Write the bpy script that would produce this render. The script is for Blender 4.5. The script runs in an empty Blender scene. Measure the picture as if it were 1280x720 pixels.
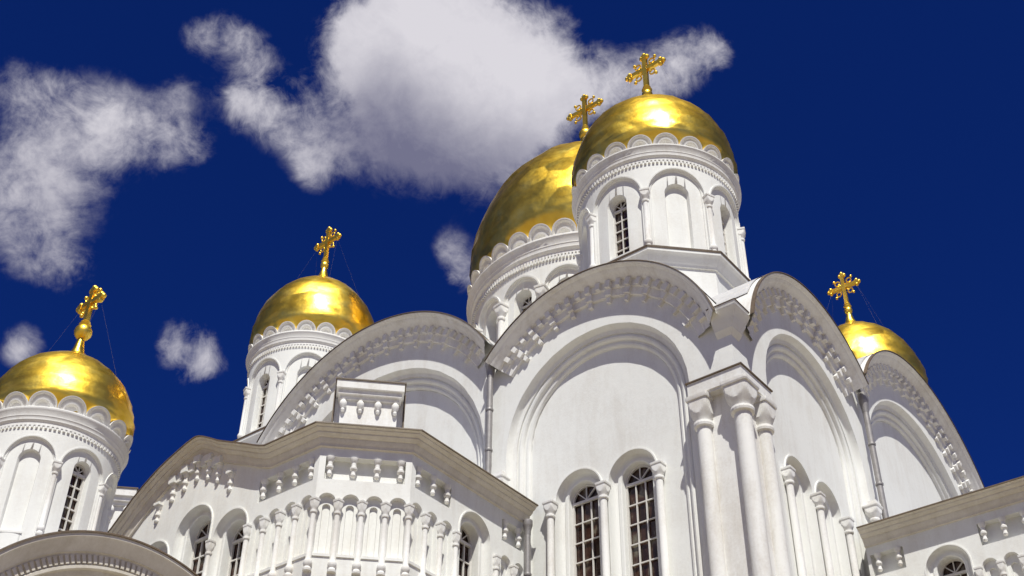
import bpy, bmesh, math, random
from mathutils import Vector, Matrix
from math import sin, cos, pi, radians, sqrt, atan2, asin, acos

scene = bpy.context.scene
# ---------------------------------------------------------------- camera
F_PX, PITCH, ROLL, AZ_A = 1602.606, radians(38.251), radians(0.643), radians(-51.872)
cam_d = bpy.data.cameras.new('camera')
cam_d.sensor_fit = 'HORIZONTAL'; cam_d.sensor_width = 36.0
cam_d.lens = F_PX / 1280 * 36.0
cam_d.clip_start = 0.1; cam_d.clip_end = 20000
cam = bpy.data.objects.new('camera', cam_d)
scene.collection.objects.link(cam)
fw = Vector((0, cos(PITCH), sin(PITCH))); rt = Vector((1, 0, 0)); up = Vector((0, -sin(PITCH), cos(PITCH)))
cx_ = rt*cos(ROLL) + up*sin(ROLL); cy_ = -rt*sin(ROLL) + up*cos(ROLL)
M = Matrix((cx_, cy_, -fw)).transposed().to_4x4(); M.translation = Vector((0, 0, 1.6))
cam.matrix_world = M
scene.camera = cam

# ---------------------------------------------------------------- light
SUN_AZ, SUN_EL = 174.0, 58.0          # compass-like azimuth from +Y (the view direction), clockwise
sd = Vector((sin(radians(SUN_AZ))*cos(radians(SUN_EL)), cos(radians(SUN_AZ))*cos(radians(SUN_EL)), sin(radians(SUN_EL))))
sun_d = bpy.data.lights.new('sun', 'SUN'); sun_d.energy = 5.0; sun_d.angle = radians(0.53); sun_d.color = (1.0, 0.985, 0.91)
sun = bpy.data.objects.new('sun', sun_d); scene.collection.objects.link(sun)
sun.rotation_euler = (-sd).to_track_quat('-Z', 'Y').to_euler(); sun.location = sd*200
scene.view_settings.view_transform = 'Standard'; scene.view_settings.look = 'None'
scene.view_settings.exposure = 0.06; scene.view_settings.gamma = 1.0; scene.view_settings.use_curve_mapping = False
scene.cycles.max_bounces = 8; scene.cycles.diffuse_bounces = 4

# ---------------------------------------------------------------- sky with clouds
world = bpy.data.worlds.new('World'); scene.world = world; world.use_nodes = True
nt = world.node_tree; nt.nodes.clear()
def N(t, tree=None, **kw):
    n = (tree or nt).nodes.new(t)
    for k, v in kw.items(): setattr(n, k, v)
    return n
def MATH(tree, op, a, b=None, c=None, clamp=False):
    n = tree.nodes.new('ShaderNodeMath'); n.operation = op; n.use_clamp = clamp
    for i, v in enumerate((a, b, c)):
        if v is None: continue
        if isinstance(v, (int, float)): n.inputs[i].default_value = v
        else: tree.links.new(v, n.inputs[i])
    return n.outputs[0]
# cloud puffs: direction (azimuth, elevation in degrees), angular radius in degrees, weight; last wide ones added out of view for dome reflections
PUFFS = [(-7.15, 49.1, 2.68, 1.0), (-3.33, 48.09, 3.04, 1.1), (-7.87, 46.79, 2.68, 0.9), (-4.17, 45.61, 2.86, 0.9), (-0.13, 46.07, 2.68, 0.75), (-10.2, 48.33, 1.5, 0.5), (0.36, 47.99, 1.79, 0.6), (3.74, 47.09, 1.79, 0.6), (6.85, 47.14, 1.61, 0.55), (-10.89, 49.12, 1.14, 0.4), (-5.67, 50.22, 2.15, 0.7), (-7.09, 44.74, 2.15, 0.7), (-2.09, 44.45, 2.15, 0.5), (11.36, 47.96, 1.43, 0.55), (13.19, 48.02, 1.07, 0.42), (9.68, 47.13, 1.29, 0.4), (-15.33, 45.08, 1.65, 0.5), (-12.83, 44.89, 1.5, 0.42), (-17.03, 45.0, 1.0, 0.4), (-11.8, 43.42, 1.36, 0.42), (-12.08, 42.43, 0.79, 0.3), (-18.83, 47.67, 1.29, 0.42), (-16.72, 47.43, 1.07, 0.36), (-20.73, 47.31, 0.79, 0.28), (-20.4, 44.93, 0.93, 0.24), (3.06, 50.04, 1.22, 0.24), (-26.57, 40.01, 3.4, 0.4), (-27.28, 39.13, 1.79, 0.22), (-24.08, 42.73, 2.32, 0.34), (-24.17, 42.36, 1.14, 0.16), (-20.45, 42.91, 1.5, 0.4), (-18.81, 42.86, 0.86, 0.26), (-27.22, 37.39, 1.97, 0.3), (-29.14, 43.0, 1.5, 0.28), (-26.9, 42.99, 1.07, 0.2), (-23.81, 36.46, 1.22, 0.3), (-25.44, 36.44, 1.22, 0.24), (-16.85, 34.06, 1.5, 0.62), (-15.94, 33.66, 1.0, 0.34), (-18.05, 34.4, 0.79, 0.25), (-3.27, 39.61, 1.0, 0.5), (-2.75, 38.55, 0.86, 0.42), (-3.78, 40.3, 0.72, 0.3), (-24.98, 32.82, 1.0, 0.42), (-25.2, 32.33, 0.72, 0.25), (150, 25, 9, 0.9), (-160, 30, 11, 0.9), (110, 40, 8, 0.8), (-110, 28, 10, 0.9), (70, 20, 7, 0.8), (-60, 18, 7, 0.8), (180, 62, 9, 0.8), (200, 15, 8, 0.9), (95, 12, 8, 0.9), (-90, 60, 8, 0.7), (130, 70, 6, 0.6)]
g = bpy.data.node_groups.new('cloud_density', 'ShaderNodeTree')
g.interface.new_socket('Vector', in_out='INPUT', socket_type='NodeSocketVector')
g.interface.new_socket('Density', in_out='OUTPUT', socket_type='NodeSocketFloat')
g.interface.new_socket('Thickness', in_out='OUTPUT', socket_type='NodeSocketFloat')
gi = g.nodes.new('NodeGroupInput'); go = g.nodes.new('NodeGroupOutput')
tot = None
for az, el, rad, wt in PUFFS:
    d = (sin(radians(az))*cos(radians(el)), cos(radians(az))*cos(radians(el)), sin(radians(el)))
    vd = g.nodes.new('ShaderNodeVectorMath'); vd.operation = 'DISTANCE'
    g.links.new(gi.outputs[0], vd.inputs[0]); vd.inputs[1].default_value = d
    q = MATH(g, 'DIVIDE', vd.outputs['Value'], radians(rad))
    q = MATH(g, 'MULTIPLY', q, q)
    q = MATH(g, 'MULTIPLY', q, -1.0)
    q = MATH(g, 'EXPONENT', q)
    if tot is None: tot = MATH(g, 'MULTIPLY', q, wt)
    else: tot = MATH(g, 'MULTIPLY_ADD', q, wt, tot)
def NOISE(tree, vec, scale, detail, rough=0.6, dist=0.0):
    n = tree.nodes.new('ShaderNodeTexNoise'); n.inputs['Scale'].default_value = scale
    n.inputs['Detail'].default_value = detail; n.inputs['Roughness'].default_value = rough; n.inputs['Distortion'].default_value = dist
    tree.links.new(vec, n.inputs['Vector']); return n.outputs['Fac']
n1 = NOISE(g, gi.outputs[0], 7.0, 8, 0.60, 0.25)
n2 = NOISE(g, gi.outputs[0], 21.0, 7, 0.66, 0.5)
n3 = NOISE(g, gi.outputs[0], 64.0, 5, 0.65, 0.6)
nn = MATH(g, 'ADD', MATH(g, 'MULTIPLY', MATH(g, 'SUBTRACT', n1, 0.5), 1.7), MATH(g, 'MULTIPLY', MATH(g, 'SUBTRACT', n2, 0.5), 1.25))
nn = MATH(g, 'MULTIPLY_ADD', MATH(g, 'SUBTRACT', n3, 0.5), 0.6, nn)
tot_c = MATH(g, 'MINIMUM', tot, 1.5)
amp = MATH(g, 'MULTIPLY', nn, MATH(g, 'MINIMUM', MATH(g, 'MULTIPLY', tot_c, 2.2), 1.0))
dn = MATH(g, 'ADD', tot_c, amp)
g.links.new(dn, go.inputs[0])
g.links.new(MATH(g, 'ADD', tot, MATH(g, 'MULTIPLY', nn, 0.9)), go.inputs[1])
tc = N('ShaderNodeTexCoord'); vn = N('ShaderNodeVectorMath', operation='NORMALIZE'); nt.links.new(tc.outputs['Generated'], vn.inputs[0])
g1 = N('ShaderNodeGroup'); g1.node_tree = g; nt.links.new(vn.outputs[0], g1.inputs[0])
off = N('ShaderNodeVectorMath', operation='ADD'); off.inputs[1].default_value = (0.016, -0.034, 0.052)
nt.links.new(vn.outputs[0], off.inputs[0])
g2 = N('ShaderNodeGroup'); g2.node_tree = g; nt.links.new(off.outputs[0], g2.inputs[0])
mr = N('ShaderNodeMapRange', interpolation_type='SMOOTHSTEP'); nt.links.new(g1.outputs[0], mr.inputs['Value'])
mr.inputs['From Min'].default_value = 0.24; mr.inputs['From Max'].default_value = 1.08
alpha = MATH(nt, 'MULTIPLY', mr.outputs[0], 0.97)
lit = N('ShaderNodeMapRange', interpolation_type='LINEAR'); shade = MATH(nt, 'ADD', MATH(nt, 'MULTIPLY', g2.outputs[1], 0.58), MATH(nt, 'MULTIPLY', MATH(nt, 'SUBTRACT', g2.outputs[1], g1.outputs[1]), 0.45))
nt.links.new(shade, lit.inputs['Value'])
lit.inputs['From Min'].default_value = -0.70; lit.inputs['From Max'].default_value = 1.95
ccol = N('ShaderNodeMix', data_type='RGBA'); nt.links.new(lit.outputs[0], ccol.inputs['Factor'])
ccol.inputs['A'].default_value = (7.0, 6.8, 7.25, 1); ccol.inputs['B'].default_value = (1.7, 1.7, 2.6, 1)
sky = N('ShaderNodeTexSky', sky_type='NISHITA'); sky.sun_disc = False
sky.sun_elevation = radians(SUN_EL); sky.sun_rotation = radians(SUN_AZ)
sky.altitude = 2500; sky.air_density = 1.3; sky.dust_density = 0.6; sky.ozone_density = 3.0
tint = N('ShaderNodeMix', data_type='RGBA', blend_type='MULTIPLY'); tint.inputs['Factor'].default_value = 1.0
nt.links.new(sky.outputs[0], tint.inputs['A']); tint.inputs['B'].default_value = (0.036, 0.125, 0.48, 1)
mix = N('ShaderNodeMix', data_type='RGBA'); nt.links.new(alpha, mix.inputs['Factor'])
nt.links.new(tint.outputs['Result'], mix.inputs['A']); nt.links.new(ccol.outputs['Result'], mix.inputs['B'])
bg = N('ShaderNodeBackground'); bg.inputs['Strength'].default_value = 0.1
nt.links.new(mix.outputs['Result'], bg.inputs['Color'])
wo = N('ShaderNodeOutputWorld'); nt.links.new(bg.outputs[0], wo.inputs['Surface'])

# ---------------------------------------------------------------- materials
def mat(name): 
    m = bpy.data.materials.new(name); m.use_nodes = True
    t = m.node_tree; b = t.nodes['Principled BSDF']; return m, t, b
def RAMP(t, fac, stops):
    r = t.nodes.new('ShaderNodeValToRGB'); t.links.new(fac, r.inputs[0])
    e = r.color_ramp.elements
    while len(e) < len(stops): e.new(0.5)
    for i, (p, c) in enumerate(stops): e[i].position = p; e[i].color = (*c, 1)
    return r.outputs[0]
def OBJV(t, scale=(1, 1, 1)):
    tcn = t.nodes.new('ShaderNodeNewGeometry'); mp = t.nodes.new('ShaderNodeMapping'); mp.inputs['Scale'].default_value = scale
    t.links.new(tcn.outputs['Position'], mp.inputs['Vector']); return mp.outputs[0]
def BUMP(t, b, h, strength, dist):
    n = t.nodes.new('ShaderNodeBump'); n.inputs['Strength'].default_value = strength; n.inputs['Distance'].default_value = dist
    t.links.new(h, n.inputs['Height']); t.links.new(n.outputs[0], b.inputs['Normal'])
def plaster(name, base, stain, amount, rough=0.85):
    m, t, b = mat(name)
    v = OBJV(t); vs = OBJV(t, (1.6, 1.6, 0.28))
    broad = NOISE(t, v, 0.5, 6, 0.6); streak = NOISE(t, vs, 1.8, 6, 0.65, 0.6); fine = NOISE(t, v, 14.0, 5, 0.6)
    f = MATH(t, 'ADD', MATH(t, 'MULTIPLY', broad, 0.5), MATH(t, 'MULTIPLY', streak, 0.5))
    f = MATH(t, 'MULTIPLY_ADD', MATH(t, 'SUBTRACT', fine, 0.5), 0.25, f)
    col = RAMP(t, f, [(0.36, stain), (0.36+amount, base), (0.78, tuple(min(1, c*1.03) for c in base))])
    t.links.new(col, b.inputs['Base Color']); b.inputs['Roughness'].default_value = rough
    b.inputs['Specular IOR Level'].default_value = 0.25
    h = MATH(t, 'ADD', MATH(t, 'MULTIPLY', NOISE(t, v, 5.0, 4), 0.7), MATH(t, 'MULTIPLY', NOISE(t, v, 40.0, 3), 0.3))
    BUMP(t, b, h, 0.35, 0.02)
    return m
WHITE = plaster('white_lime_plaster', (0.80, 0.80, 0.765), (0.72, 0.705, 0.66), 0.18)
TRIM = plaster('white_painted_stone', (0.80, 0.79, 0.76), (0.66, 0.63, 0.58), 0.18)
WORN = plaster('weathered_cornice_stone', (0.74, 0.70, 0.62), (0.60, 0.55, 0.46), 0.25)
def gold(name, rough, bump, coat):
    m, t, b = mat(name)
    v = OBJV(t)
    b.inputs['Coat Weight'].default_value = coat; b.inputs['Coat Roughness'].default_value = 0.14
    b.inputs['Metallic'].default_value = 1.0; b.inputs['Specular Tint'].default_value = (1.0, 0.72, 0.25, 1)
    n = NOISE(t, v, 1.3, 5, 0.6)
    col = RAMP(t, n, [(0.3, (0.90, 0.56, 0.05)), (0.55, (1.0, 0.69, 0.09)), (0.75, (1.0, 0.78, 0.17))])
    t.links.new(col, b.inputs['Base Color'])
    r = MATH(t, 'MULTIPLY_ADD', NOISE(t, v, 3.0, 4), 0.16, rough-0.08); t.links.new(r, b.inputs['Roughness'])
    if bump:                      # hammered sheets: every sheet tilted a little its own way
        geo = t.nodes.new('ShaderNodeNewGeometry')
        vor = t.nodes.new('ShaderNodeTexVoronoi'); vor.inputs['Scale'].default_value = 1.05; vor.feature = 'SMOOTH_F1'; vor.inputs['Smoothness'].default_value = 0.22
        t.links.new(v, vor.inputs['Vector'])
        def VM(op, a_, b_):
            q = t.nodes.new('ShaderNodeVectorMath'); q.operation = op
            for i_, x in enumerate((a_, b_)):
                if x is None: continue
                if isinstance(x, tuple): q.inputs[i_].default_value = x
                elif isinstance(x, float): q.inputs['Scale'].default_value = x
                else: t.links.new(x, q.inputs[i_])
            return q.outputs[0]
        tilt = VM('SCALE', VM('SUBTRACT', vor.outputs['Color'], (.5, .5, .5)), 0.20)
        nrm = VM('NORMALIZE', VM('ADD', geo.outputs['Normal'], tilt), None)
        bn = t.nodes.new('ShaderNodeBump'); bn.inputs['Strength'].default_value = 0.3; bn.inputs['Distance'].default_value = bump
        t.links.new(NOISE(t, v, 2.4, 3, 0.5), bn.inputs['Height']); t.links.new(nrm, bn.inputs['Normal'])
        t.links.new(bn.outputs[0], b.inputs['Normal'])
    return m
GOLD = gold('gilded_dome_sheet', 0.37, 0.05, 0.5)
GILT = gold('polished_gilt', 0.42, 0, 0.5)
def simple(name, c, rough, metal=0.0, spec=0.5, var=0.25, scale=4.0):
    m, t, b = mat(name)
    n = NOISE(t, OBJV(t), scale, 5, 0.6)
    t.links.new(RAMP(t, n, [(0.3, tuple(x*(1-var) for x in c)), (0.7, c)]), b.inputs['Base Color'])
    b.inputs['Roughness'].default_value = rough; b.inputs['Metallic'].default_value = metal; b.inputs['Specular IOR Level'].default_value = spec
    return m
ROOF = simple('painted_roof_sheet', (0.62, 0.61, 0.60), 0.45)
EDGE = simple('rusty_flashing', (0.15, 0.105, 0.065), 0.6, var=0.45)
PIPE = simple('galvanised_pipe', (0.36, 0.34, 0.33), 0.5, 0.35, var=0.3)
FRAME = simple('window_paint', (0.72, 0.69, 0.64), 0.5, var=0.12)
WIRE = simple('steel_wire', (0.35, 0.30, 0.26), 0.5, 0.6)
GROUND = simple('pale_paving', (0.28, 0.226, 0.142), 0.9, var=0.25, scale=0.3)
def glassmat():
    m, t, b = mat('dark_window_glass')
    v = OBJV(t, (1.5, 1.5, 0.8))
    n = NOISE(t, v, 2.2, 4, 0.6)
    t.links.new(RAMP(t, n, [(0.40, (0.022, 0.010, 0.008)), (0.54, (0.055, 0.026, 0.018)), (0.68, (0.17, 0.155, 0.115))]), b.inputs['Base Color'])
    b.inputs['Roughness'].default_value = 0.08; b.inputs['Specular IOR Level'].default_value = 0.45
    return m
GLASS = glassmat()

# ---------------------------------------------------------------- mesh helpers
class MB:
    def __init__(s): s.v = []; s.f = []; s.fixed = set(); s.flat = set()
    def vert(s, p): s.v.append(tuple(p)); return len(s.v)-1
    def face(s, ids): s.f.append(tuple(ids))
    def grid(s, rows, closed_row=False):
        ids = [[s.vert(p) for p in r] for r in rows]
        n = len(rows[0])
        for i in range(len(rows)-1):
            for j in range(n if closed_row else n-1):
                k = (j+1) % n
                s.f.append((ids[i][j], ids[i][k], ids[i+1][k], ids[i+1][j]))
        return ids
    def orient(s, k0, want):        # faces from k0 on: turned so that the first sound one looks along want(face centre)
        s.fixed |= set(range(k0, len(s.f)))
        for i in range(k0, len(s.f)):
            p = [Vector(s.v[j]) for j in s.f[i]]
            n = (p[2]-p[0]).cross(p[3]-p[1])
            w = want if not callable(want) else want(i-k0)
            if n.length > 1e-9 and n.dot(w) < 0: s.f[i] = s.f[i][::-1]
    def hexa(s, p):   # 8 points: bottom 4, top 4
        a = [s.vert(q) for q in p]
        for f in ((0,3,2,1),(4,5,6,7),(0,1,5,4),(1,2,6,5),(2,3,7,6),(3,0,4,7)): s.f.append(tuple(a[i] for i in f))
    def lathe(s, c, prof, seg=24, cap=True):
        rows = [[(c[0]+r*cos(2*pi*k/seg), c[1]+r*sin(2*pi*k/seg), z) for k in range(seg)] for r, z in prof]
        ids = s.grid(rows, True)
        if cap:
            s.f.append(tuple(ids[0][::-1])); s.f.append(tuple(ids[-1]))
    def loft(s, rows, cap=True):
        ids = s.grid(rows, True)
        if cap: s.f.append(tuple(ids[0][::-1])); s.f.append(tuple(ids[-1]))
    def sphere(s, c, r, seg=14, sq=1.0):
        n = 8
        s.lathe(c, [(max(1e-3, r*sin(pi*i/n)), c[2]-r*sq*cos(pi*i/n)) for i in range(n+1)], seg)
    def tube(s, p, q, r, seg=8):
        p, q = Vector(p), Vector(q); d = (q-p).normalized(); a = d.orthogonal().normalized(); b = d.cross(a)
        s.loft([[tuple(x + r*(a*cos(2*pi*k/seg)+b*sin(2*pi*k/seg))) for k in range(seg)] for x in (p, q)])
    def mesh(s, name, m, sharp=32):
        me = bpy.data.meshes.new(name); me.from_pydata(s.v, [], s.f); me.update()
        bm = bmesh.new(); bm.from_mesh(me)
        lay = bm.faces.layers.int.new('fixed')
        for fc in bm.faces: fc[lay] = 1 if fc.index in s.fixed else 0
        for fc in bm.faces: fc.smooth = fc.index not in s.flat
        bmesh.ops.remove_doubles(bm, verts=bm.verts, dist=1e-4)
        loose = [fc for fc in bm.faces if not fc[lay]]
        if loose: bmesh.ops.recalc_face_normals(bm, faces=loose)
        bm.faces.layers.int.remove(lay)
        bm.to_mesh(me); bm.free()
        sm = [p.use_smooth for p in me.polygons]
        me.set_sharp_from_angle(angle=radians(sharp))
        for p, q in zip(me.polygons, sm): p.use_smooth = q
        me.materials.append(m); return me
    def build(s, name, m, parent=None, loc=None, sharp=32):
        o = bpy.data.objects.new(name, s.mesh(name, m, sharp)); scene.collection.objects.link(o)
        if parent: o.parent = parent
        if loc: o.location = loc
        return o
def empty(name, parent=None, loc=(0, 0, 0)):
    o = bpy.data.objects.new(name, None); scene.collection.objects.link(o); o.location = loc; o.empty_display_size = 0.5
    if parent: o.parent = parent
    return o
def copy_tree(o, parent, off=Vector((0, 0, 0))):
    c = o.copy(); scene.collection.objects.link(c); c.parent = parent
    for ch in list(o.children):
        copy_tree(ch, c)
    return c

# a wall frame: u runs along the wall, n points out of it (local plan coordinates), s along, z up, o out
class Frame:
    def __init__(s, P, u, n): s.P = Vector(P); s.u = Vector(u).normalized(); s.n = Vector(n).normalized()
    def pt(s, a, z, o=0.0):
        q = s.P + s.u*a + s.n*o; return (q.x, q.y, z)
    def sub(s, a, o, a2, o2):      # a wall from plan point (a,o) to (a2,o2) of this frame
        p = s.P + s.u*a + s.n*o; q = s.P + s.u*a2 + s.n*o2; u = (q-p).normalized()
        n = Vector((u.y, -u.x))
        if n.dot(s.n*0.9 - s.u*0.43) < 0: n = -n
        f = Frame(p, u, n); f.len = (q-p).length; return f
class Cyl:                          # the same on a round wall of radius R; angle 0 faces local -x, positive towards -y
    def __init__(s, c, R, ang): s.c = c; s.R = R; s.a = ang
    def pt(s, a, z, o=0.0):
        t = s.a + a/s.R; r = s.R + o
        return (s.c[0] - r*cos(t), s.c[1] - r*sin(t), z)
class Lean:                         # a wall frame tipped outwards by t per unit of height above z0
    def __init__(s, f, z0, t): s.f = f; s.z0 = z0; s.t = t
    def pt(s, a, z, o=0.0): return s.f.pt(a, z, o+(z-s.z0)*s.t)
class Arc:
    def __init__(s, c, z, r): s.c = c; s.z = z; s.r = r
    def __call__(s, x): return s.z + sqrt(max(0, s.r*s.r-(x-s.c)**2))
    def knots(s, n=20): return [s.c - s.r*cos(pi*i/n) for i in range(n+1)]
class Poly:
    def __init__(s, pts): s.p = sorted(pts)
    def __call__(s, x):
        p = s.p
        if x <= p[0][0]: return p[0][1]
        for (a, b), (c, d) in zip(p, p[1:]):
            if x <= c: return b + (d-b)*(x-a)/(c-a)
        return p[-1][1]
    def knots(s): return [a for a, b in s.p]
def fill(m, f, s0, s1, lo, hi, o=0.0, step=None):
    ks = {round(s0, 5), round(s1, 5)}
    for h in (lo, hi):
        if not isinstance(h, (int, float)): ks |= {round(k, 5) for k in h.knots() if s0 < k < s1}
    if step:
        n = max(1, int(math.ceil((s1-s0)/step))); ks |= {round(s0+(s1-s0)*i/n, 5) for i in range(n+1)}
    ks = sorted(ks); g_ = lambda h, x: h if isinstance(h, (int, float)) else h(x)
    k0 = len(m.f)
    m.grid([[f.pt(x, g_(lo, x), o) for x in ks], [f.pt(x, max(g_(lo, x), g_(hi, x)), o) for x in ks]])
    if not isinstance(f, (Cyl, Lean)): m.flat |= set(range(k0, len(m.f)))
    mids = [(a+b)/2 for a, b in zip(ks, ks[1:])]
    m.orient(k0, lambda i: Vector(f.pt(mids[i], 0, o+1)) - Vector(f.pt(mids[i], 0, o)))
def arch_path(c, z, r, zb, n=24):
    return [(c-r, zb)] + [(c-r*cos(pi*i/n), z+r*sin(pi*i/n)) for i in range(n+1)] + [(c+r, zb)]
def arc_path(c, z, r, s0, s1, n=40):
    a0 = acos(max(-1, min(1, (s0-c)/r))); a1 = acos(max(-1, min(1, (s1-c)/r)))
    return [(c+r*cos(a0+(a1-a0)*i/n), z+r*sin(a0+(a1-a0)*i/n)) for i in range(n+1)]
def normals2(path):
    out = []
    for i, p in enumerate(path):
        ds = []
        if i: ds.append((p[0]-path[i-1][0], p[1]-path[i-1][1]))
        if i < len(path)-1: ds.append((path[i+1][0]-p[0], path[i+1][1]-p[1]))
        ns = []
        for d in ds:
            l = math.hypot(*d)
            if l > 1e-6: ns.append((-d[1]/l, d[0]/l))
        nx = sum(q[0] for q in ns); ny = sum(q[1] for q in ns); l = math.hypot(nx, ny) or 1
        nx /= l; ny /= l; k = 1.0
        if len(ns) == 2: k = 1/max(0.5, nx*ns[0][0]+ny*ns[0][1])
        out.append((nx*k, ny*k))
    return out
def sweep(m, f, path, prof):         # path runs left to right over the top; prof = (outwards from the arch, out of the wall)
    nr = normals2(path)
    k0 = len(m.f); np_ = len(prof)-1
    m.grid([[f.pt(p[0]+n[0]*r, p[1]+n[1]*r, o) for r, o in prof] for p, n in zip(path, nr)])
    def want(i):
        a, b = divmod(i, np_); p, q = path[a], nr[a]; dr = prof[b+1][0]-prof[b][0]; do = prof[b+1][1]-prof[b][1]
        z0 = Vector(f.pt(p[0], p[1], 0))
        return (Vector(f.pt(p[0]+q[0]*.01, p[1]+q[1]*.01, 0))-z0)*do - (Vector(f.pt(p[0], p[1], .01))-z0)*dr
    m.orient(k0, want)
def box(m, f, s0, s1, z0, z1, o0, o1):
    m.hexa([f.pt(s0, z0, o0), f.pt(s1, z0, o0), f.pt(s1, z0, o1), f.pt(s0, z0, o1), f.pt(s0, z1, o0), f.pt(s1, z1, o0), f.pt(s1, z1, o1), f.pt(s0, z1, o1)])
def polar_box(m, f, c, z, r0, r1, a, w, o0, o1):   # a block set radially on an arch: a = angle, w = width
    t0, t1 = a - w/2/r1, a + w/2/r1
    P = lambda r, t, o: f.pt(c + r*cos(t), z + r*sin(t), o)
    m.hexa([P(r0, t0, o0), P(r0, t1, o0), P(r0, t1, o1), P(r0, t0, o1), P(r1, t0, o0), P(r1, t1, o0), P(r1, t1, o1), P(r1, t0, o1)])
def superring(c, h, z, n, seg=24):
    out = []
    for k in range(seg):
        t = 2*pi*k/seg; x, y = cos(t), sin(t); e = 2.0/n
        out.append((c[0]+h*math.copysign(abs(x)**e, x), c[1]+h*math.copysign(abs(y)**e, y), z))
    return out

# ---------------------------------------------------------------- ground
gm = MB(); R_ = 3000
gm.f.append(tuple(gm.vert(p) for p in ((-R_, -R_, 0), (R_, -R_, 0), (R_, R_, 0), (-R_, R_, 0))))
go_ = gm.build('ground', GROUND); go_['kind'] = 'structure'
go_['label'] = 'pale paving and bare ground around the white cathedral'

# ---------------------------------------------------------------- cathedral root: local x runs along the right wall, local y along the left wall
C = Vector((5.67084207, 26.72604294, 0.0))
ROT = atan2(0.78663339, 0.61742037)
root = empty('cathedral', None, C); root.rotation_euler = (0, 0, ROT)
root['label'] = 'large white plastered cathedral with round arched gables, carved porches and four gilded domes'
root['category'] = 'cathedral'
FA = Frame((0, 0), (0, 1), (-1, 0))      # left wall: s = local y
FB = Frame((0, 0), (1, 0), (0, -1))      # right wall: s = local x
W = 25.36

# --- shared small parts
_cache = {}
def colonnette(parent, pt, r, z0, z1, caph=0.42, baseh=0.0, rot=0.0, capw=1.75, name='colonnette'):
    """shaft with a cushion capital whose top is z1"""
    key = (round(r, 3), round(z0, 3), round(z1, 3), caph, baseh, capw)
    if key not in _cache:
        m = MB(); zs = z1-caph
        pr = []
        if baseh:
            pr = [(r*1.55, z0), (r*1.6, z0+baseh*.16), (r*1.25, z0+baseh*.24), (r*1.15, z0+baseh*.34), (r*1.5, z0+baseh*.48), (r*1.62, z0+baseh*.64), (r*1.5, z0+baseh*.82), (r*1.15, z0+baseh*.95)]
        pr += [(r, z0+baseh), (r*.97, zs-0.001)]
        m.lathe((0, 0), pr, 20)
        k = MB(); R1 = r*capw; h = caph
        k.lathe((0, 0), [(r*.98, zs-h*.16), (r*1.3, zs-h*.13), (r*1.36, zs-h*.05), (r*1.3, zs+h*.04), (r*1.0, zs+h*.07)], 20)
        rows = []; zt_ = zs+h*.84; zl_ = zs+h*.05; seg = 48; r0 = r*1.02; Rm = R1*1.36
        for i in range(13):           # cushion: a swelling round cut square, so each face is a half disc
            t = i/12; rho = r0+(Rm-r0)*sin(t*pi/2)**1.15; z = zl_+(zt_-zl_)*t
            rows.append([(min(rho, R1/max(abs(cos(2*pi*q/seg)), abs(sin(2*pi*q/seg))))*cos(2*pi*q/seg), min(rho, R1/max(abs(cos(2*pi*q/seg)), abs(sin(2*pi*q/seg))))*sin(2*pi*q/seg), z) for q in range(seg)])
        k.loft(rows)
        k.loft([superring((0, 0), R1*1.10, zs+h*.842, 16, 28), superring((0, 0), R1*1.14, zs+h*.9, 16, 28), superring((0, 0), R1*1.14, zs+h, 16, 28)])
        _cache[key] = (m.mesh(name, TRIM, 40), k.mesh('capital', TRIM, 16))
    a, b = _cache[key]
    o = bpy.data.objects.new(name, a); scene.collection.objects.link(o); o.parent = parent; o.location = (pt[0], pt[1], 0); o.rotation_euler = (0, 0, rot)
    c = bpy.data.objects.new('capital', b); scene.collection.objects.link(c); c.parent = o
    return o
def window_bars(f, c, r, zs, zb, cols=3, rowh=0.56, bar=0.017, fan=4):
    """painted arched sash: rim, transom, upright and cross bars, and the fan of bars in the head"""
    m = MB()
    sweep(m, f, arch_path(c, zs, r, zb), [(0.0, -.03), (0.0, .03), (-.042, .03), (-.042, -.03)])
    box(m, f, c-r, c+r, zs-.075, zs, -.028, .045)
    for k in range(1, cols):
        x = c-r + 2*r*k/cols; box(m, f, x-bar, x+bar, zb, zs-.075, -.02, .022)
    z = zs-.075-rowh
    while z > zb:
        box(m, f, c-r, c+r, z-bar, z+bar, -.02, .018); z -= rowh
    for k in range(1, fan):
        t = pi*k/fan
        p, q = (c+.05*r*cos(t), zs+.05*r), (c+r*cos(t)*.97, zs+r*sin(t)*.97)
        dx, dz = -(q[1]-p[1]), q[0]-p[0]; l = math.hypot(dx, dz); dx *= bar*.8/l; dz *= bar*.8/l
        m.hexa([f.pt(p[0]-dx, p[1]-dz, -.02), f.pt(p[0]+dx, p[1]+dz, -.02), f.pt(p[0]+dx, p[1]+dz, .018), f.pt(p[0]-dx, p[1]-dz, .018),
                f.pt(q[0]-dx, q[1]-dz, -.02), f.pt(q[0]+dx, q[1]+dz, -.02), f.pt(q[0]+dx, q[1]+dz, .018), f.pt(q[0]-dx, q[1]-dz, .018)])
    return m
class Off:
    """a frame pushed out of (or into) its wall by d"""
    def __init__(s, f, d): s.f = f; s.d = d
    def pt(s, a, z, o=0.0): return s.f.pt(a, z, o+s.d)
def add_window(parent, f, c, r, zs, zb, o, cols=3, rowh=0.56, bar=0.017, fan=4, name='window'):
    fo = Off(f, o)
    m = window_bars(fo, c, r, zs, zb, cols, rowh, bar, fan)
    w = m.build(name, FRAME, parent)
    gm_ = MB(); fill(gm_, fo, c-r, c+r, zb, Arc(c, zs, r), -.05)
    gm_.build('glass', GLASS, w)
    return w

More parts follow.
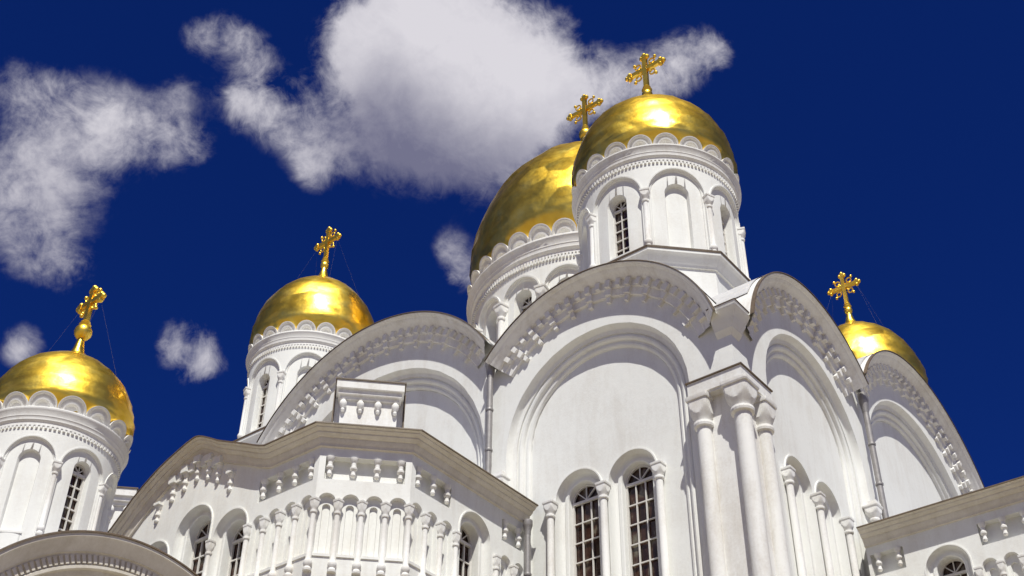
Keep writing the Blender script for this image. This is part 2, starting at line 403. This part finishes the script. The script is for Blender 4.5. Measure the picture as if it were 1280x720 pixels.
# ---------------------------------------------------------------- main walls
HOOD = [(.04, -.01), (.04, .035), (.0, .035), (-.01, -.10), (-.05, -.19), (-.12, -.22), (-.15, -.21), (-.16, -.18), (-.24, -.175), (-.265, -.20), (-.272, -.24)]
def hood_and_window(parent, wall, f, c, r, zs, zb, o, depth, rg, glass=True, cols=3, rowh=.56, hood=HOOD, hscale=1.0):
    """recessed arch head, splayed reveal, sash; the wall plane is at o"""
    fo = Off(f, o)
    pr = [(a*hscale, b*hscale) for a, b in hood]
    sweep(wall, fo, arch_path(c, zs, r, zb), pr + [(-(r-rg), -depth)])
    fill(wall, fo, c-r-.05, c+r+.05, 0, zb, 0)
    box(wall, fo, c-r, c+r, zb-.12, zb+.02, -depth, .06)
    if glass: return add_window(parent, f, c, rg, zs, zb, o-depth+.05, cols, rowh)
    fill(wall, fo, c-rg-.01, c+rg+.01, zb, Arc(c, zs, rg+.01), -depth+.004)
def recess_profile(k=1.0):
    return [(0, 0), (-.02, -.06), (-.035, -.13), (-.09, -.19), (-.17, -.21), (-.20, -.215), (-.20, -.27), (-.23, -.27),
            (-.26, -.235), (-.31, -.225), (-.36, -.25), (-.385, -.30), (-.385, -.345), (-.45, -.345), (-.48, -.325), (-.53, -.34), (-.565, -.38), (-.57, -.43)]
PO = -.43
def facade(f, name, a1, a2, z1, z2, blind):
    m = MB()
    bays = [(0.0, 7.76, a1, z1, 1), (7.76, W-7.76, a2, z2, 2), (W-7.76, W, (W-a1[0], a1[1], a1[2]), (W-z1[0], z1[1], z1[2]), 3)]
    for s0, s1, (ac, az, ar), (zc, zz, zr), i in bays:
        hi = Arc(zc, zz, zr-.05)
        fill(m, f, s0, ac-ar, 0, hi); fill(m, f, ac-ar, ac+ar, Arc(ac, az, ar), hi); fill(m, f, ac+ar, s1, 0, hi)
        sweep(m, f, arch_path(ac, az, ar, 0, 56), recess_profile())
        rp = ar-.57; top = Arc(ac, az, rp)
        if i == 2:
            fill(m, f, ac-rp, ac+rp, 0, top, PO)
        else:
            ws = [ac-.86, ac+.86]; r = .74; zs = 18.47 if not blind else 18.75
            cut = [ac-rp, ws[0]-r, ws[0]+r, ws[1]-r, ws[1]+r, ac+rp]
            for k in range(5):
                w = ws[k//2] if k % 2 else None
                fill(m, f, cut[k], cut[k+1], 0 if w is None else Arc(w, zs, r), top, PO)
            for w in ws:
                hood_and_window(root, m, f, w, r, zs, 12.6, PO, .42 if not blind else .34, .44, glass=not blind)
            if i == 1:
                for x in (ac-1.72, ac, ac+1.72):
                    colonnette(root, f.pt(x, 0, PO+.12), .10, 11.5, zs-.02, .40, .4, capw=1.45)
        # arched cornice with its rows of corbels
        cm = MB()
        path = arc_path(zc, zz, zr, max(s0, zc-zr+.02)+ (.12 if i == 1 else 0), min(s1, zc+zr-.02)-(.12 if i == 3 else 0), 56)
        sweep(cm, f, path, [(-.02, -.35), (0, .55), (-.035, .565), (-.10, .50), (-.115, .455), (-.20, .40), (-.215, .37), (-.30, .275), (-.345, .235), (-.36, .19), (-.36, .165), (-.56, .14), (-.58, .10), (-.80, .085), (-.82, .05), (-.82, .0)])
        a0 = atan2(path[0][1]-zz, path[0][0]-zc); a1_ = atan2(path[-1][1]-zz, path[-1][0]-zc)
        n = int(round((a0-a1_)*(zr-.5)/.37)); n += n % 2
        for k in range(n+1):
            a = a0+(a1_-a0)*k/n
            if k in (0, n): continue
            if k % 2 == 0:
                polar_box(cm, f, zc, zz, zr-.58, zr-.355, a, .16, .10, .28)
                polar_box(cm, f, zc, zz, zr-.80, zr-.575, a, .20, .0, .19)
                polar_box(cm, f, zc, zz, zr-1.0, zr-.795, a, .13, .0, .11)
            else:
                polar_box(cm, f, zc, zz, zr-.57, zr-.355, a, .15, .10, .27)
        cm.build('arched_cornice', TRIM, root)
        em = MB(); sweep(em, f, path, [(.004, .46), (.018, .47), (.018, .585), (-.006, .592), (-.006, .568)])
        em.build('roof_edge', EDGE, root)
    w = m.build('wall', WHITE, root)
    rm = MB()
    for s0, s1, a_, (zc, zz, zr), i in bays:
        dp = W if i == 2 else 7.9
        pth = arc_path(zc, zz, zr+.02, max(s0 + (.72 if i == 1 else 0), zc-zr), min(s1 - (.72 if i == 3 else 0), zc+zr), 48)
        rm.grid([[f.pt(p[0], p[1], .28) for p in pth], [f.pt(p[0], p[1], -dp) for p in pth]])
    rm.build('roof', ROOF, root)
    return w
facade(FA, 'A', (4.34, 20.28, 3.0), (12.69, 20.52, 4.56), (4.34, 20.63, 4.35), (12.69, 21.05, 5.8), False)
facade(FB, 'B', (4.70, 20.60, 2.93), (12.70, 20.85, 4.42), (4.50, 20.76, 4.33), (12.70, 21.08, 5.75), True)
bm_ = MB()
for P, Q in (((W, 0), (W, W)), ((W, W), (0, W))):
    i = [bm_.vert(p) for p in ((*P, 0), (*Q, 0), (*Q, 22), (*P, 22))]; bm_.face(i)
i = [bm_.vert(p) for p in ((1.2, 1.2, 21.2), (W, 1.2, 21.2), (W, W, 21.2), (1.2, W, 21.2))]; bm_.face(i)
bm_.build('rear_wall', WHITE, root)

# corner pier: three columns under one angled abacus, and the stepped console where the gables meet
pm = MB()
def sq(m, lo, hi, z0, z1): m.hexa([(lo, lo, z0), (hi, lo, z0), (hi, hi, z0), (lo, hi, z0), (lo, lo, z1), (hi, lo, z1), (hi, hi, z1), (lo, hi, z1)])
sq(pm, -.32, 1.24, 19.60, 19.98); sq(pm, -.28, 1.20, 19.54, 19.602)
sq(pm, -.03, .95, 0, 19.545)
pm.build('abacus', TRIM, root)
em = MB(); sq(em, -.36, 1.28, 19.981, 20.015); em.build('abacus_flashing', EDGE, root)
for p, r in (((-.13, -.13), .225), ((-.11, .98), .19), ((.98, -.11), .19)):
    colonnette(root, p, r, 1.2, 19.545,   .76, .5, capw=1.45, name='pier_column')
km = MB()
km.loft([[(lo, lo, z), (hi, lo, z), (hi, hi, z), (lo, hi, z)] for lo, hi, z in ((-.004, .40, 20.2), (-.004, .40, 21.22), (-.03, .40, 21.25), (-.13, .40, 21.37), (-.135, .40, 21.41), (-.25, .40, 21.56), (-.255, .40, 21.60), (-.39, .40, 21.79), (-.41, .40, 21.82), (-.42, .40, 21.93))])
km.build('corner_console', WHITE, root)
em = MB(); sq(em, -.44, .42, 21.931, 21.95)
em.loft([[(-.42, -.42, 21.951), (.4, -.42, 21.951), (.4, .4, 21.951), (-.42, .4, 21.951)], [(.1, .1, 22.3), (.4, .1, 22.3), (.4, .4, 22.3), (.1, .4, 22.3)]])
em.build('console_cap', EDGE, root)
for f, s_ in ((FA, 7.52), (FB, 7.66)):
    colonnette(root, f.pt(s_, 0, .03), .115, 4, 19.55, .42, .3)
    m = MB(); box(m, f, s_-.19, s_+.19, 19.552, 19.66, -.02, .22); m.build('impost', TRIM, root)

# ---------------------------------------------------------------- rainwater pipes
def downpipe(p, ztop, r=.095, hz=.55, zb=1.0):
    m = MB(); m.tube((*p, zb), (*p, ztop), r, 14)
    z = ztop-1.25
    while z > zb: 
        m.lathe(p, [(r+.02, z-.035), (r+.028, z), (r+.02, z+.035)], 14); z -= 1.35
    d = m.build('downpipe', PIPE, root)
    h = MB(); h.lathe(p, [(r*1.05, ztop-.12), (r*1.15, ztop), (r*1.55, ztop+hz*.45), (r*1.65, ztop+hz*.5), (r*1.65, ztop+hz), (r*1.4, ztop+hz)], 14)
    h.build('hopper', PIPE, d)
downpipe(FA.pt(7.80, 0, .24)[:2], 23.05)
downpipe(FB.pt(7.98, 0, .24)[:2], 22.95)
downpipe((-.22, 6.42), 17.5, .08, .3)

# ---------------------------------------------------------------- domed towers
def smooth_profile(pts, n=4):
    out = []
    for i in range(len(pts)-1):
        p0 = pts[max(0, i-1)]; p1 = pts[i]; p2 = pts[i+1]; p3 = pts[min(len(pts)-1, i+2)]
        for k in range(n):
            t = k/n
            out.append(tuple(.5*((2*p1[j]) + (p2[j]-p0[j])*t + (2*p0[j]-5*p1[j]+4*p2[j]-p3[j])*t*t + (-p0[j]+3*p1[j]-3*p2[j]+p3[j])*t**3) for j in (0, 1)))
    out.append(pts[-1]); return out
DOME = [(.90, -.04), (.915, .03), (.955, .09), (.99, .145), (1.0, .205), (.99, .30), (.945, .41), (.88, .52), (.79, .62), (.68, .71), (.545, .79), (.40, .86), (.265, .915), (.165, .955), (.108, 1.0)]
def ring(m, f, c, z, r, t, n=28):
    rows = []
    for i in range(n+1):
        a = 2*pi*i/n
        rows.append([f.pt(c+(r+t*cos(b))*cos(a), z+(r+t*cos(b))*sin(a), t*sin(b)) for b in (0, pi/3, 2*pi/3, pi, 4*pi/3, 5*pi/3)])
    m.grid(rows, True)
def tower(parent, loc, T, seed, label=None):
    R, n, k = T['R'], T['n'], T['k']; o0 = (0, 0)
    hb = pi*R/n; ra = T['ra']; zs = T['zs']; zw = T['zw']; z0 = T['z0']
    m = MB(); wins = []
    for j in range(n):
        ang = 2*pi*j/n; f = Cyl(o0, R, ang); win = T['win'](j)
        ro, zo, zl = T['open'] if win else T['blind']
        d1 = -.10*k; rf = ra-.09*k
        fill(m, f, -hb, -ra, z0, zw, 0, .12*k); fill(m, f, ra, hb, z0, zw, 0, .12*k); fill(m, f, -ra, ra, Arc(0, zs, ra), zw, 0)
        sweep(m, f, arch_path(0, zs, ra, z0, 20), [(.05*k, .0), (.045*k, .035*k), (0, .03*k), (-.005*k, -.04*k), (-.05*k, -.065*k), (-.06*k, -.10*k), (-.09*k, d1)])
        fill(m, f, -rf, -ro, z0, Arc(0, zs, rf), d1, .12*k); fill(m, f, ro, rf, z0, Arc(0, zs, rf), d1, .12*k)
        fill(m, f, -ro, ro, Arc(0, zo, ro), Arc(0, zs, rf), d1); fill(m, f, -ro, ro, z0, zl, d1, .1*k)
        if win:
            sweep(m, f, arch_path(0, zo, ro, zl, 16), [(0, d1), (-.02*k, d1-.05*k), (-T['spl'], d1-.34*k)])
            box(m, f, -ro, ro, zl-.05*k, zl+.03*k, -.40*k, d1+.03*k); wins.append((f, ro-T['spl'], zo, zl+.03*k, d1-.29*k))
        else:
            sweep(m, f, arch_path(0, zo, ro, zl, 16), [(0, d1), (-.015*k, d1-.03*k), (-.03*k, d1-.17*k)])
            fill(m, f, -ro, ro, zl, Arc(0, zo, ro-.02*k), d1-.17*k, .1*k); box(m, f, -ro*1.1, ro*1.1, zl-.07*k, zl+.01*k, d1-.17*k, d1+.05*k)
    if T.get('zbot') is not None: m.lathe(o0, [(R, T['zbot']), (R, z0)], 64, cap=False)
    drum = m.build('drum', WHITE, parent, loc)
    if label: drum['label'] = label
    for f, r, zo, zl, o in wins: add_window(drum, f, 0, r, zo, zl, o, 2 if T['k'] < 1.3 else 3, T['rowh'], .02*k**.5, 4)
    for j in range(n):
        f = Cyl(o0, R, 2*pi*(j+.5)/n); p = f.pt(0, 0, .02*k)
        colonnette(drum, p, .085*k, T['cb'], zs, .42*k, .36*k, rot=2*pi*(j+.5)/n, capw=1.7)
    zc0, zc1 = T['cor']; ov = T['ov']; h = zc1-zc0
    cm = MB()
    cm.lathe(o0, [(R-.02, zc0-.02), (R+.025*k, zc0-.02), (R+.03*k, zc0+.13*h), (R+.10*k, zc0+.26*h), (R+.10*k, zc0+.32*h), (R+ov*.60, zc0+.46*h), (R+ov*.66, zc0+.48*h), (R+ov*.66, zc0+.56*h), (R+ov*1.05, zc0+.82*h), (R+ov*1.12, zc0+.86*h), (R+ov*1.12, zc1-.03*k), (R+ov*1.0, zc1), (R-.1, zc1+.02)], 96, cap=False)
    nd = T['dent']
    for j in range(nd):
        f = Cyl(o0, R, 2*pi*j/nd); w = pi*R/nd*.52
        box(cm, f, -w, w, zc0-.02, zc0-.15*k, -.01, .065*k)
    cm.build('cornice', TRIM, drum)
    nk = T['nk']; Rk = R+ov*.08; rk = pi*Rk/nk*.985; zt = T['zk']; zsp = zt-rk; km = MB()
    for j in range(nk):
        f = Lean(Cyl(o0, Rk, 2*pi*(j+T['kph'])/nk), zc1, .36)
        r2 = rk*.54; z2 = zc1+(zt-zc1)*.10; A2 = Arc(0, z2, r2); A1 = Arc(0, zsp, rk-.01); d = -.03*k
        sweep(km, f, arch_path(0, zsp, rk, zc1, 18), [(-.01, -.34*k), (0, .035*k), (-.025*k, .04*k), (-.055*k, .03*k), (-.07*k, .0), (-.085*k, d)])
        fill(km, f, -rk, -r2, zc1, A1, d); fill(km, f, r2, rk, zc1, A1, d); fill(km, f, -r2, r2, A2, A1, d)
        sweep(km, f, arch_path(0, z2, r2, zc1-.02, 14), [(.055*k, d), (.05*k, d+.055*k), (0, d+.06*k), (-.025*k, d+.02*k), (-.035*k, d-.06*k)])
        fill(km, f, -r2, r2, zc1-.02, A2, d-.055*k)
    km.build('scalloped_parapet', TRIM, drum)
    # dome
    rnd = random.Random(seed); Rd = T['Rd']; zb, zt = T['dome']
    pr = [(r*Rd, zb+t*(zt-zb)) for r, t in smooth_profile(DOME, 2)]
    dm = MB(); seg = T['seg']; rows = []
    for i, (r, z) in enumerate(pr):
        rows.append([((r*(1+rnd.uniform(-1, 1)*.012))*cos(2*pi*(q+.5*(i % 2))/seg), (r*(1+rnd.uniform(-1, 1)*.012))*sin(2*pi*(q+.5*(i % 2))/seg), z+rnd.uniform(-1, 1)*.008*Rd) for q in range(seg)])
    dm.grid(rows, True)
    bz, br = T['ball']; rn = pr[-1][0]
    dm.lathe(o0, [(rn*1.0, zt-.01), (rn*.72, zt+(bz-zt)*.25), (rn*.52, zt+(bz-zt)*.55), (rn*.46, bz-br*.9)], 16, cap=False)
    dome = dm.build('dome', GOLD, parent, loc, sharp=50)
    if label: dome['label'] = 'broad gilded dome over the central drum'
    # cross
    xm = MB(); f = Frame((0, 0), (0, 1), (-1, 0)); zt = T['ctop']; zb = bz+br*.85; H = zt-zb; a = T['arm']; b = .064*H**.5
    zm = zb+H*.60; tr = .068*H**.5
    box(xm, f, -b, b, zb, zt-tr, -b*.8, b*.8); box(xm, f, -a+tr, a-tr, zm-b, zm+b, -b*.78, b*.78)
    for px, pz, dx, dz in ((0, zt-tr*1.4, 0, 1), (-a+tr*1.4, zm, -1, 0), (a-tr*1.4, zm, 1, 0)):
        for ex, ez in ((dx, dz), (dz, dx), (-dz, -dx)):
            xm.sphere(f.pt(px+ex*tr*1.25, pz+ez*tr*1.25, 0), tr, 10)
        box(xm, f, px-tr*1.05, px+tr*1.05, pz-tr*1.05, pz+tr*1.05, -b*.9, b*.9)
    rr = a*.40
    for sx in (-1, 1):
        for sz in (-1, 1):
            ring(xm, f, sx*rr*.92, zm+sz*rr*.92, rr*.36, b*.38, 18)
            xm.sphere(f.pt(sx*rr*1.38, zm+sz*rr*1.38, 0), tr*.72, 10)
            p, q = f.pt(sx*b, zm+sz*b, 0), f.pt(sx*rr*.75, zm+sz*rr*.75, 0); xm.tube(p, q, b*.4, 6)
    xm.lathe(o0, [(b*1.6, zb-.03), (b*2.2, zb+H*.03), (b*1.3, zb+H*.07), (b*1.7, zb+H*.10), (b*1.0, zb+H*.14)], 14)
    cr = xm.build('cross', GILT, parent, loc)
    bm2 = MB(); bm2.sphere((0, 0, bz), br, 24); bm2.build('ball', GILT, cr)
    for sx in (-1, 1):
        wm = MB()
        for sy in (-1, 1):
            wm.tube(f.pt(sx*a*.8, zm-b, 0), f.pt(sx*Rd*.55, T['dome'][0]+(T['dome'][1]-T['dome'][0])*.74, sy*Rd*.35), .0016*k**.5, 5)
        wm.build('guy_wire', WIRE, cr)
    return drum, dome, cr
SMALL = dict(R=2.68, n=8, k=1.0, z0=26.9, zs=29.45, ra=.93, zw=30.78, win=lambda j: j % 2 == 0, open=(.385, 29.37, 27.2), blind=(.42, 29.40, 27.1), spl=.035,
             cb=27.06, cor=(30.78, 31.32), ov=.20, dent=132, nk=20, kph=.2, zk=31.80, Rd=2.88, dome=(31.45, 35.95), ball=(36.7, .2), ctop=38.85, arm=.82, seg=26, rowh=.40)
near = tower(root, (4.36, 4.36, 0), SMALL, 3)
for i, (x, y) in enumerate(((4.374, W-4.374), (W-4.40, 4.374), (W-4.374, W-4.374))):
    for o in near:
        c = copy_tree(o, root); c.location = (x, y, 0); q = (.91, .925, .925)[i]; c.scale = (q, q, 1)
        if o is near[1]: c.rotation_euler = (0, 0, 1.1+i*1.7)
for i, (x, y) in enumerate(((4.36, 4.36), (4.374, W-4.374), (W-4.40, 4.374), (W-4.374, W-4.374))):
    m = MB(); q = (1 if i == 0 else .92)/cos(pi/8)
    def octo(r, z): return [(x+r*q*cos(pi/8+pi/4*j), y+r*q*sin(pi/8+pi/4*j), z) for j in range(8)]
    m.loft([octo(2.46, 20.5), octo(2.46, 26.42), octo(2.52, 26.42), octo(2.54, 26.52), octo(2.66, 26.66), octo(2.68, 26.72), octo(2.76, 26.80), octo(2.76, 26.93), octo(2.6, 26.97)])
    m.build('drum_base', WHITE, root)
    m = MB(); m.loft([octo(2.785, 26.90), octo(2.795, 26.965), octo(2.6, 27.02)]); m.build('drum_base_flashing', EDGE, root)
BIG = dict(R=5.15, n=16, k=1.5, z0=27.0, zs=33.08, ra=.90, zw=34.6, win=lambda j: True, open=(.46, 33.03, 29.6), blind=(.5, 33, 29.6), spl=.05, zbot=20.0,
           cb=28.2, cor=(34.6, 35.42), ov=.30, dent=230, nk=32, kph=0, zk=36.18, Rd=5.38, dome=(35.6, 44.9), ball=(46.25, .34), ctop=49.0, arm=1.02, seg=40, rowh=.5)
tower(root, (12.66, 12.68, 0), BIG, 7, 'broad central drum with narrow arched windows all round')

# ---------------------------------------------------------------- carved porches (the same on both sides of the corner)
CORN = [(-.04, .02), (.385, .0), (.39, -.025), (.355, -.05), (.33, -.055), (.325, -.085), (.265, -.13), (.235, -.135), (.23, -.175), (.165, -.235), (.13, -.24), (.125, -.29), (.075, -.36), (.062, -.385), (.062, -.45), (-.01, -.465)]
_corb = []
def corbel(p, zt, k=1.0):
    if not _corb:
        m = MB(); m.lathe((0, 0), [(.02, -.53), (.060, -.51), (.075, -.47), (.055, -.42), (.055, -.36), (.098, -.31), (.10, -.26), (.066, -.23), (.066, -.13), (.10, -.09), (.112, -.003)], 14)
        _corb.append(m.mesh('corbel', TRIM))
    o = bpy.data.objects.new('corbel', _corb[0]); scene.collection.objects.link(o); o.parent = root; o.location = (p[0], p[1], zt); o.scale = (k*.92, k*.92, k)
def porch(F, attic):
    zc = 17.86; V = [(6.64, 0), (6.64, 4.59), (8.21, 6.18), (9.6, 6.18)]
    ax = 12.73
    wall = MB(); carve = wall
    def pwall(f, L, arches, friezes, windows, corner_cols, hi=zc):
        zs, r, zb = 16.40, .205, 15.0
        ev = {0.0, L}
        for c in arches: ev |= {c-r, c+r}
        for a, b, _ in friezes: ev |= {a, b}
        for c, wr, wz, _ in windows: ev |= {c-wr, c+wr}
        ev = sorted(round(e, 5) for e in ev if -1e-6 <= e <= L+1e-6)
        for x0, x1 in zip(ev, ev[1:]):
            if x1-x0 < 1e-4: continue
            mid = (x0+x1)/2; lo = 0; arch = False
            for c in arches:
                if abs(mid-c) < r: lo = Arc(c, zs, r); arch = True
            for c, wr, wz, _ in windows:
                if abs(mid-c) < wr: lo = Arc(c, wz, wr)
            fz = [q for q in friezes if q[0] < mid < q[1]]
            if arch: fill(wall, f, x0, x1, 0, zb)
            if fz: fill(wall, f, x0, x1, lo, 16.98); fill(wall, f, x0, x1, 17.60, hi)
            else: fill(wall, f, x0, x1, lo, hi)
        for c in arches:
            sweep(wall, f, arch_path(c, zs, r, zb, 16), [(0, 0), (-.012, -.02), (-.02, -.13)])
            q = r-.02
            sl = .095
            fill(wall, f, c-q, c-sl, zb, Arc(c, zs, q), -.13); fill(wall, f, c+sl, c+q, zb, Arc(c, zs, q), -.13); fill(wall, f, c-sl, c+sl, Arc(c, zs-.12, sl), Arc(c, zs, q), -.13)
            sweep(wall, f, arch_path(c, zs-.12, sl, zb, 12), [(0, -.13), (-.01, -.19)])
            fill(wall, f, c-sl, c+sl, zb, Arc(c, zs-.12, sl), -.19)
            box(wall, f, c-r, c+r, zb-.05, zb+.02, -.2, .03)
        for a, b, cs in friezes:
            wall.grid([[f.pt(a, 16.98, 0), f.pt(a, 16.98, -.22)], [f.pt(b, 16.98, 0), f.pt(b, 16.98, -.22)], ])
            wall.grid([[f.pt(a, 17.60, 0), f.pt(a, 17.60, -.22)], [f.pt(b, 17.60, 0), f.pt(b, 17.60, -.22)], ])
            for x in (a, b): wall.grid([[f.pt(x, 16.98, 0), f.pt(x, 16.98, -.22)], [f.pt(x, 17.60, 0), f.pt(x, 17.60, -.22)]])
            fill(wall, f, a, b, 16.98, 17.60, -.22)
            for c in cs:
                corbel(f.pt(c, 0, -.035), 17.60, 1.0)
        for c, wr, wz, rg in windows:
            hood_and_window(root, wall, f, c, wr, wz, 12.9, 0, .50, rg, rowh=.46, hscale=.85)
        for x in corner_cols:
            colonnette(root, f.pt(x, 0, .035), .066, 14.55, zs+.0, .33, .30, capw=1.32)
    fr = F.sub(6.64, 4.59, 6.64, 0)       # right-hand wall, from the chamfer back to the church
    fd = F.sub(6.64, 4.59, 8.21, 6.18)    # chamfer
    ff = F.sub(8.21, 6.18, 17.25, 6.18)   # front
    pwall(fr, 4.59, [.28, .84, 1.40, 3.74, 4.30], [(.16, 1.50, [.28, .84, 1.38]), (3.56, 4.50, [3.72, 4.30])], [(2.46, .60, 16.66, .38)], [.56, 1.12, 1.70, 3.30, 4.02])
    pwall(fd, fd.len, [.275, .835, 1.395, 1.955], [(.15, 2.08, [.26, .83, 1.40, 1.97])], [], [0.0, .555, 1.115, 1.675, 2.23])
    x0 = 8.21
    gable = [(9.6, 18.3), (9.85, 18.3), (10.0, 18.345), (10.25, 18.45), (10.6, 18.62), (11.0, 18.80), (11.4, 18.98), (11.75, 19.14), (12.1, 19.34), (12.4, 19.50), (12.6, 19.585), (12.73, 19.61),
             (12.86, 19.595), (13.1, 19.53), (13.4, 19.42), (13.8, 19.26), (14.2, 19.06), (14.6, 18.80), (15.0, 18.50), (15.35, 18.16), (15.7, 17.82), (16.1, 17.55), (16.6, 17.4), (17.3, 17.36)]
    g = [(a-x0, b) for a, b in gable]
    hi = Poly([(0, zc), (9.7-x0, zc)] + [(a, b-.44) for a, b in g[2:]])
    ar = [.29, .84, 1.39, 1.94]
    pwall(ff, ff.len, ar, [(.16, 2.08, [.28, .83, 1.38, 1.94])], [(11.15-x0, .60, 16.48, .38), (12.62-x0, .68, 16.98, .44), (14.1-x0, .60, 16.48, .38)], [.565, 1.115, 1.665, 2.24, 3.60, 5.15], hi)
    for s_ in (11.42-x0, 14.25-x0): corbel(ff.pt(s_, 0, .02), 18.18, .95); box(carve, ff, s_-.11, s_+.11, 18.18, 18.25, -.01, .15)
    gp = Poly(g)
    for s_ in (11.95, 12.37, 12.83, 13.3, 13.75):
        zt = gp(s_-x0)-.62
        corbel(ff.pt(s_-x0, 0, .03), zt, 1.0); box(carve, ff, s_-x0-.12, s_-x0+.12, zt-.002, zt+.2, -.01, .17)
    for a, b in zip((11.95, 12.37, 12.83, 13.3), (12.37, 12.83, 13.3, 13.75)):
        zt = (gp(a-x0)+gp(b-x0))/2-.62; box(carve, ff, a-x0+.125, b-x0-.125, zt-.1, zt+.2, -.01, .1)
    # plain far side
    fill(wall, F.sub(17.25, 6.18, 18.8, 4.59), 0, 2.22, 0, 17.2); fill(wall, F.sub(18.8, 4.59, 18.8, 0), 0, 4.59, 0, 17.2)
    wall.build('porch_wall', WHITE, root);
    cm = MB(); nr = normals2(V)
    rows = [[F.pt(p[0]+n[0]*o, 18.3+dz, p[1]+n[1]*o) for o, dz in CORN] for p, n in zip(V, nr)]
    cm.grid(rows); sweep(cm, ff, g, [(dz, o) for o, dz in CORN])
    cm.build('porch_cornice', WORN, root)
    em = MB(); EP = [(-.05, .03), (.415, .012), (.42, -.025), (.38, -.025), (.38, .004), (-.05, .022)]
    em.grid([[F.pt(p[0]+n[0]*o, 18.3+dz, p[1]+n[1]*o) for o, dz in EP] for p, n in zip(V, nr)])
    sweep(em, ff, g, [(dz, o) for o, dz in EP]); em.build('porch_roof_edge', EDGE, root)
    rm = MB()
    inn = [(7.4, 0, 18.9), (7.4, 3.8, 18.75), (8.5, 5.0, 18.7), (9.6, 5.2, 18.6)]
    rm.grid([[F.pt(p[0]+n[0]*.33, 18.325, p[1]+n[1]*.33) for p, n in zip(V, nr)], [F.pt(a, z, o) for a, o, z in inn], [F.pt(a+2, 19.3, min(o, 3)) for a, o, z in inn]])
    rm.grid([[ff.pt(a, b+.03, .3) for a, b in g], [ff.pt(a, b+.25, -6.1) for a, b in g]])
    rm.build('porch_roof', ROOF, root)
    # small attic block over the chamfer
    for fd2, u0 in (((fd, 1.17), (Off(fd, -6.78), 8.76)) if attic else ()):
        bx = MB()
        box(bx, fd2, u0-.74, u0+.74, 18.3, 20.08, -2.0, -1.30); box(bx, fd2, u0-.90, u0+.90, 18.9, 20.42, -2.35, -1.62)
        box(bx, fd2, u0-.78, u0+.78, 20.082, 20.19, -1.6, -1.22); box(bx, fd2, u0-.83, u0+.83, 20.192, 20.33, -2.0, -1.13); box(bx, fd2, u0-.89, u0+.89, 20.332, 20.56, -2.4, -1.05)
        bl = bx.build('attic_block', TRIM, root)
        for d in (-.68, -.23, .23, .68):
            p = fd2.pt(u0+d, 0, -1.235); pd = MB()
            pd.lathe(p[:2], [(r_*.82, 20.08-(20.30-z_)*.66) for r_, z_ in ((.015, 19.70), (.055, 19.73), (.07, 19.79), (.05, 19.85), (.055, 19.88), (.10, 19.96), (.12, 20.06), (.11, 20.16), (.06, 20.25), (.08, 20.30))], 16)
            pd.build('pendant', TRIM, bl)
        e = MB(); box(e, fd2, u0-.93, u0+.93, 20.562, 20.60, -2.45, -1.02)
        for sg in (-1, 1): box(e, fd2, u0+sg*.93-.02, u0+sg*.93+.02, 19.2, 20.558, -2.36, -1.55)
        e.build('flashing', EDGE, bl)
porch(FA, True); porch(FB, False)

# ---------------------------------------------------------------- entrance chapel with its own small dome
cp = C + Matrix.Rotation(ROT, 3, 'Z') @ Vector((-10.57, 12.69, 0))
ch = empty('chapel', None, cp); ch.rotation_euler = (0, 0, ROT)
ch['label'] = 'small white chapel in front, curved gable below a slim drum with one low gold dome'
ch['category'] = 'chapel'
TINY = dict(R=1.62, n=8, k=.605, z0=13.2, zs=16.08, ra=.57, zw=16.96, win=lambda j: j % 2 == 0, open=(.24, 16.14, 14.1), blind=(.26, 16.10, 14.35), spl=.02,
            cb=14.32, cor=(16.96, 17.37), ov=.125, dent=104, nk=16, kph=0, zk=17.76, Rd=1.76, dome=(17.42, 20.0), ball=(20.7, .225), ctop=22.15, arm=.52, seg=20, rowh=.27)
tower(ch, (0, 0, 0), TINY, 11)
fg = Frame((0, -2.64), (1, 0), (0, -1)); gc, gz, gr = 1.26, 9.47, 4.84
wm = MB(); L0, L1 = gc-gr+.4, 3.98
tr_ = gr-.98
fill(wm, fg, L0, L1, 0, Arc(gc, gz, gr-.1), -.02)
wm.hexa([(L0, -2.6, 0), (L1, -2.6, 0), (L1, 3, 0), (L0, 3, 0), (L0, -2.6, 9.4), (L1, -2.6, 9.4), (L1, 3, 9.4), (L0, 3, 9.4)])
wm.build('wall', WHITE, ch)
cm = MB(); path = arc_path(gc, gz, gr, L0, L1, 60)
sweep(cm, fg, path, [(-.02, -.3), (0, .35), (-.08, .36), (-.13, .31), (-.20, .29), (-.30, .20), (-.36, .185), (-.36, .15), (-.42, .12), (-.62, .10), (-.64, .16), (-.70, .16), (-.72, .06), (-.82, .04), (-.86, -.0)])
n = 92
for k in range(n):
    a = pi*.03+pi*.94*k/n; s_ = gc+(gr-.5)*cos(a)
    if L0 < s_ < L1-.1: polar_box(cm, fg, gc, gz, gr-.60, gr-.42, a, .08, .08, .165)
cm.build('gable_cornice', WORN, ch)
em = MB(); sweep(em, fg, path, [(.03, -.3), (.03, .375), (-.01, .385), (-.01, .35)]); em.build('roof_edge', EDGE, ch)
rm = MB(); rm.grid([[fg.pt(p[0], p[1]+.02, .3) for p in path], [fg.pt(p[0], p[1]+.02, -5.6) for p in path]]); rm.build('roof', ROOF, ch)
